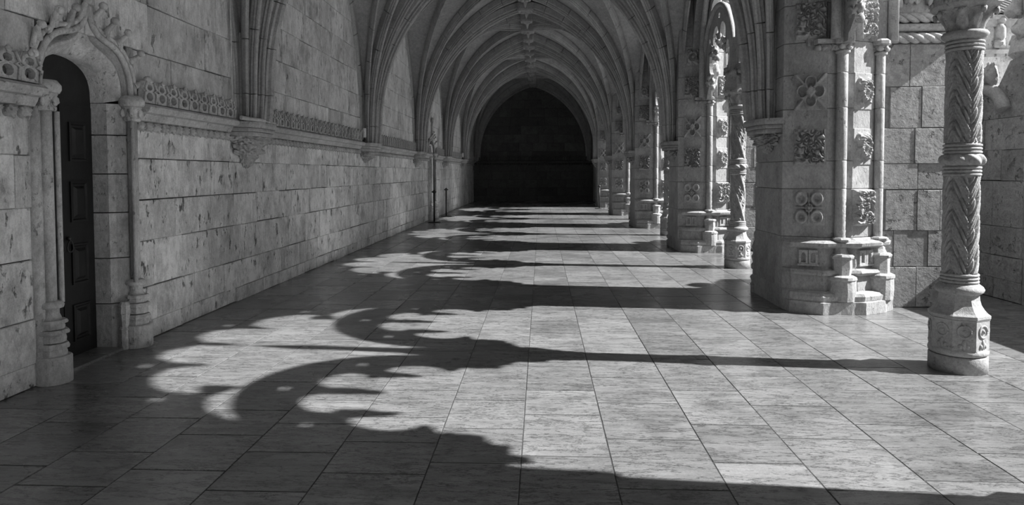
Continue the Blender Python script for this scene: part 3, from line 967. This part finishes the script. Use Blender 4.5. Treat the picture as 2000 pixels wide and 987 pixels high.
# ------------------------------------------------------------------ tracery
def intrados(cx, cz, R_, fingers, a0, a1, tip, wroot=.10, n=10):
    """polyline with round lobes between pointed fingers, angle from vertical, left to right; fingers=[(angle, tipx, tipz)]"""
    pts = []
    bounds = [a0]+[f[0] for f in fingers]+[a1]
    for i in range(len(bounds)-1):
        s, e = bounds[i], bounds[i+1]
        m = wroot
        s2 = s+(m if i > 0 else 0); e2 = e-(m if i < len(bounds)-2 else 0)
        for j in range(n+1):
            a = s2+(e2-s2)*j/n
            bulge = R_-.05*(1-abs(sin(pi*j/n))**.5)
            pts.append((cx+bulge*sin(a), cz+bulge*cos(a)))
        if i < len(fingers):
            _, tx, tz = fingers[i]
            px, pz = pts[-1]; qx, qz = cx+(R_-.05)*sin(e+m), cz+(R_-.05)*cos(e+m)
            mx, mz = (px+qx)/2, (pz+qz)/2
            L = sqrt((tx-mx)**2+(tz-mz)**2); ux, uz = (tx-mx)/L, (tz-mz)/L; vx, vz = -uz, ux
            if (px-mx)*vx+(pz-mz)*vz < 0: vx, vz = -vx, -vz
            for t, w_ in ((.25, .036), (.55, .020), (.75, .028), (.92, .016), (1.0, 0), (.92, -.016), (.75, -.028), (.55, -.020), (.25, -.036)):
                pts.append((mx+ux*L*t+vx*w_, mz+uz*L*t+vz*w_))
    return pts
def tri_hole(x, z, s=.03):
    return [(x+s*1.1*cos(a), z+s*.8*sin(a)) for a in [2*pi*i/8 for i in range(8)]]
def tracery():
    root = empty('arch_tracery')
    SC, SZ = .72, 2.30
    # big cusped arch
    fing = [(-.90, -.73, 3.02), (-.40, -.41, 3.31), (0, 0, 3.33), (.40, .41, 3.31), (.90, .73, 3.02)]
    inn = intrados(0, 2.40, 1.21, fing, -1.42, 1.42, None, .10, 10)
    out = [(-1.56*cos(pi*i/36), 2.34+1.56*sin(pi*i/36)) for i in range(37)]
    poly = [(-1.56, 1.9)]+out+[(1.56, 1.9), (1.24, 1.9)]+list(reversed(inn))+[(-1.24, 1.9)]
    holes = [tri_hole(x, z, .038) for x, z in ((-.46, 3.53), (.46, 3.53), (-.93, 3.23), (.93, 3.23))]
    b = MB(); b.poly(poly, holes, yz, -.022, .022); b.build('great_arch', M['carve'], root)
    # moulded rolls of the arch over the two shafts
    for x, rr in ((.10, .035), (.25, .04), (.40, .035), (-.07, .035)):
        Rm = 1.385 if x > .3 else (1.36 if x > 0 else 1.31); cz = 2.38+.87*max(0, x)
        Rh = Rm if x < .2 else 1.475
        pth = [(x, -Rh, 1.93)]+[(x, -Rh*cos(pi*i/36), cz+Rm*sin(pi*i/36)) for i in range(37)]+[(x, Rh, 1.93)]
        b = MB(); b.tube(pth, rr, 10); b.build('arch_roll', M['carve'], root)
    # two sub arches
    for sg in (-1, 1):
        cx = sg*SC
        fing = [(-.95, cx-.26, 2.33), (0, cx, 2.43), (.95, cx+.26, 2.33)]
        inn = intrados(cx, SZ, .43, fing, -1.9, 1.9, None, .17, 8)
        ext = [(cx-.625*cos(pi*i/30), SZ+.625*sin(pi*i/30)) for i in range(31)]
        # legs down to the capitals
        L0 = [(cx-.67, 1.9), ]; R0_ = [(cx+.67, 1.9)]
        if sg < 0: lo, ro = cx-.60, cx+.58
        else: lo, ro = cx-.58, cx+.60
        poly = [(cx-.625, 1.9)]+ext+[(cx+.625, 1.9), (ro-.0, 1.9), (cx+.50, 1.96), (cx+.43, 2.04), (cx+.48, 2.12)]+list(reversed(inn))+[(cx-.48, 2.12), (cx-.43, 2.04), (cx-.50, 1.96), (lo, 1.9)]
        holes = [tri_hole(cx+x, z, .036) for x, z in ((-.42, 2.58), (.42, 2.58), (0, 2.80))]
        holes += [tri_hole(cx+x, 2.15, .035) for x in (-.57, .57)]
        b = MB(); b.poly(poly, holes, yz, -.02, .02)
        b.build('sub_arch', M['carve'], root)
        b = MB()
        for x in (-.035, .035):
            b.tube([(x, cx-.625, 1.9)]+[(x, cx-.608*cos(pi*i/30), SZ+.608*sin(pi*i/30)) for i in range(31)]+[(x, cx+.608, 1.9)], .03, 9)
        b.build('sub_arch_roll', M['carve'], root)
        for q, (dx_, dz) in enumerate(((-.26, 2.36), (0, 2.46), (.26, 2.36), (-.46, 2.04), (.46, 2.04))):
            b = MB()
            for j in range(4):
                b.blob((.02*(-1)**j, cx+dx_*1.0, dz+.035*j), (.045-.006*j, .03+.006*j, .034), q*5+j, 6, .45, 3)
            b.build('pendant', M['carve'], root)
    b = MB(); b.poly([(-.055, 2.35), (.055, 2.35), (.04, 2.75), (.046, 2.95), (.024, 3.10), (0, 3.20), (-.024, 3.10), (-.046, 2.95), (-.04, 2.75)], [], yz, -.03, .03)
    b.build('mullion_spike', M['carve'], root)
    b = MB()
    b.lathe([(.15, 1.875), (.14, 1.93), (.12, 2.02), (.10, 2.2), (.08, 2.4)], 8, (0, 0), False, rot=pi/8)
    for q in range(10):
        a = q*.63
        b.blob((.09*cos(a), .17*sin(a), 2.03+.03*sin(q*2)), (.05, .075, .05), q, 6, .5, 3)
    b.build('spandrel_stem', M['carve'], root)
    for q, (y, z) in enumerate(((-.73, 3.04), (-.41, 3.33), (0, 3.35), (.41, 3.33), (.73, 3.04))):
        b = MB()
        for j in range(3):
            b.blob((.015*(-1)**j, y*(1+.02*j), z+.035*j), (.04, .024+.008*j, .034), q*7+j, 6, .45, 3)
        b.build('pendant', M['carve'], root)
    return root
TL = ['cusped stone tracery above the nearest twisted column', 'cusped tracery with pendant foliage above the second twisted column',
      'tracery above the third free column', 'tracery above the fourth free column', 'tracery of the farthest open bay']
tp = tracery()
for k in range(5):
    o = tp if k == 0 else copy_tree(tp)
    place(o, (2.055+dxb(COLY[k])+(.03 if k == 0 else 0), COLY[k], 0))
    tag(o, TL[k], 'tracery', 'tracery of the arcade')

# ------------------------------------------------------------------ outside: outer buttress piers, ground, facing wing
def outer_pier():
    root = empty('outer_buttress')
    b = MB(); b.box(.014, .38, .014, 1.0, 0, 1.55); b.build('mortar_core', M['mortar'], root)
    f = lambda u, z, o: ((-o, u, z), pi)
    ashlar(root, 'rough', f, [0, .16, .34, .57, .93, 1.17, 1.42], 0, 1.0, .28, .6, seed=31, th=.04)
    f = lambda u, z, o: ((u, -o, z), -pi/2)
    ashlar(root, 'rough', f, [0, .34, .57, .93, 1.17, 1.42], 0, .4, .2, .4, seed=32, th=.04)
    b = MB()
    b.poly([(0, 1.42), (1.0, 1.42), (1.0, 1.62), (.78, 1.72), (.6, 1.73), (.42, 1.62), (.3, 1.68), (.18, 1.85), (0, 1.88)], [], yz, .0, .3)
    b.build('stepped_top', M['rough'], root)
    b = MB()
    b.tube([(-.03, .5+.32*cos(a), 1.42+.26*sin(a)) for a in [.1+i*.2 for i in range(15)]], [.05]*15, 9)
    b.tube([(-.03, .62+.16*cos(a), 1.34+.13*sin(a)) for a in [.0+i*.24 for i in range(12)]], .028, 8)
    b.blob((-.02, .62, 1.80), (.05, .13, .13), 3, 8, .15); b.blob((-.03, .36, 1.76), (.05, .07, .10), 5, 8, .3)
    b.build('scroll_arch', M['carve'], root)
    b = MB()
    b.lathe([(.15, 1.86), (.19, 1.9), (.17, 2.0), (.10, 2.04), (.10, 2.6), (.06, 2.8)], 8, (.15, .1), False)
    for q in range(14):
        a = q*1.7; b.blob((.15+.14*cos(a), .1+.15*sin(a), 1.95+.06*q), (.07, .07, .07), q, 7, .3, 2.5)
    b.build('crocketed_pinnacle', M['carve'], root)
    return root
OL = ['tall weathered outer buttress with scroll carving beyond the nearest column', 'outer buttress of the second bay behind the arcade', 'outer buttress of the third bay, beyond the piers']
op = outer_pier()
for k in range(3):
    o = op if k == 0 else copy_tree(op)
    place(o, (3.60, PIER[k+1]-.13, 0)); tag(o, OL[k], 'buttress', 'outer buttresses')
b = MB(); b.box(3.60, 3.78, PIER[0]-.1, PIER[1]-.14, 0, .80); b.build('parapet_wall', M['rough'], None, kind='structure')
for k in range(1, 5):
    b = MB(); b.box(3.60, 3.78, PIER[k]+.9, PIER[k+1]-.14, 0, .80); b.build('parapet_wall', M['rough'], None, kind='structure')
b = MB(); b.box(3.62, 40, -20, 45, -.3, -.06); b.build('ground', M['ground'], None, kind='structure')

def wing():
    root = empty('facing_wing', (4.2, 20.6, 0))
    b = MB(); b.box(0, 18, 0, .5, -.1, 5.6); b.build('wall', M['upper'], root)
    b = MB()
    for i in range(60): b.box(i*.3, i*.3+.24, -.10, 0, 4.42, 4.5)
    b.box(0, 18, -.12, 0, 4.5, 4.62); b.build('string_course', M['carve'], root)
    b = MB(); b.box(0, 18, -.16, 0, 5.5, 5.62); b.box(0, 18, -.09, 0, 5.3, 5.5); b.build('cornice', M['carve'], root)
    b = MB()
    for r_ in range(10):
        for c_ in range(90):
            x0 = c_*.2; y0 = -.22+r_*.2; z0 = 5.64+r_*.10
            b.rings([[(x0+.1-.1*cos(a), y0, z0+.05*sin(a)) for a in (0, pi/3, 2*pi/3, pi)],
                     [(x0+.1-.09*cos(a), y0+.24, z0+.12+.045*sin(a)) for a in (0, pi/3, 2*pi/3, pi)]], False, False)
    b.build('roof_tiles', M['tile'], root, kind='stuff')
    b = MB(); b.box(0, 18, -.15, 2.2, 5.55, 5.6); b.add([(0, -.2, 5.62), (18, -.2, 5.62), (18, 1.8, 6.6), (0, 1.8, 6.6)], [(0, 1, 2, 3)])
    b.build('roof_deck', M['tile'], root)
    tag(root, 'distant tile-roofed wing of the cloister seen past the nearest column at top right', 'building')
    st = None
    b = MB(); b.blob((9.4, -.1, 4.75+.35), (.14, .14, .3), 1, 8, .2); b.blob((9.42, -.1, 4.75+.72), (.12, .12, .13), 2, 8, .1); b.blob((9.35, -.12, 4.8), (.17, .15, .14), 3, 8, .3)
    b.blob((9.53, -.1, 5.15), (.07, .07, .2), 4, 6, .2)
    b.build('carved_figure', M['carve'], root)
wing()

# ------------------------------------------------------------------ stanchions, lamps, cable
def stanchion():
    root = empty('stanchion_post')
    b = MB(); b.lathe([(.13, 0), (.13, .008), (.12, .014), (.02, .02)], 24); b.build('base_plate', M['iron'], root)
    b = MB(); b.lathe([(.017, .015), (.017, .61)], 10); b.build('pole', M['iron'], root)
    b = MB(); b.lathe([(.026, .60), (.035, .61), (.035, .635), (.02, .645), (.012, .66)], 12); b.box(-.05, .05, -.012, .012, .612, .628); b.build('head', M['iron'], root)
    return root
s0 = stanchion()
for k, (x, y, lab) in enumerate(((-2.16, 13.35, 'black stanchion post in front of the small distant portal'),
                                 (-2.18, 15.2, 'black stanchion post right of the small distant portal'),
                                 (1.62, 18.6, 'dark stanchion post by the last pier, against the end wall'))):
    o = s0 if k == 0 else copy_tree(s0)
    place(o, (x, y, 0)); tag(o, lab, 'post', 'stanchion posts')
def lamp():
    root = empty('ledge_lamp')
    b = MB(); b.lathe([(.022, .05), (.022, .17), (.018, .175)], 12); b.build('tube', M['white'], root)
    b = MB(); b.lathe([(.03, 0), (.03, .02), (.014, .025), (.014, .05), (.026, .055)], 12); b.build('holder', M['iron'], root)
    return root
l0 = lamp()
for k, (y, lab) in enumerate(((PIER[2]-.30, 'short white tube lamp on the ledge beside the second corbel'), (PIER[5]-.34, 'small white tube lamp on the far ledge by the dark bay'))):
    o = l0 if k == 0 else copy_tree(l0)
    place(o, (XL+.085, y, 1.412)); tag(o, lab, 'lamp', 'tube lamps on the ledge')
b = MB(); b.tube([(XL+.03, PIER[1]-.27, 1.45), (XL+.03, PIER[1]-.27, 2.2), (XL+.03, PIER[1]-.29, 3.3)], .006, 6)
tag(b.build('wall_cable', M['cable']), 'thin pale cable running down beside the nearest rib cluster', 'cable')
b = MB(); b.tube([(XL+.11, PIER[1]-.30, 1.424), (XL+.15, PIER[1]-.20, 1.418), (XL+.21, PIER[1]-.10, 1.413)], [.016, .016, .016], 10)
b.tube([(XL+.21, PIER[1]-.10, 1.410), (XL+.215, PIER[1]+.1, 1.408), (XL+.15, PIER[1]+.28, 1.408)], .006, 6)
tag(b.build('ledge_conduit', M['cable']), 'pale conduit lying on the ledge above the large worn corbel', 'conduit')
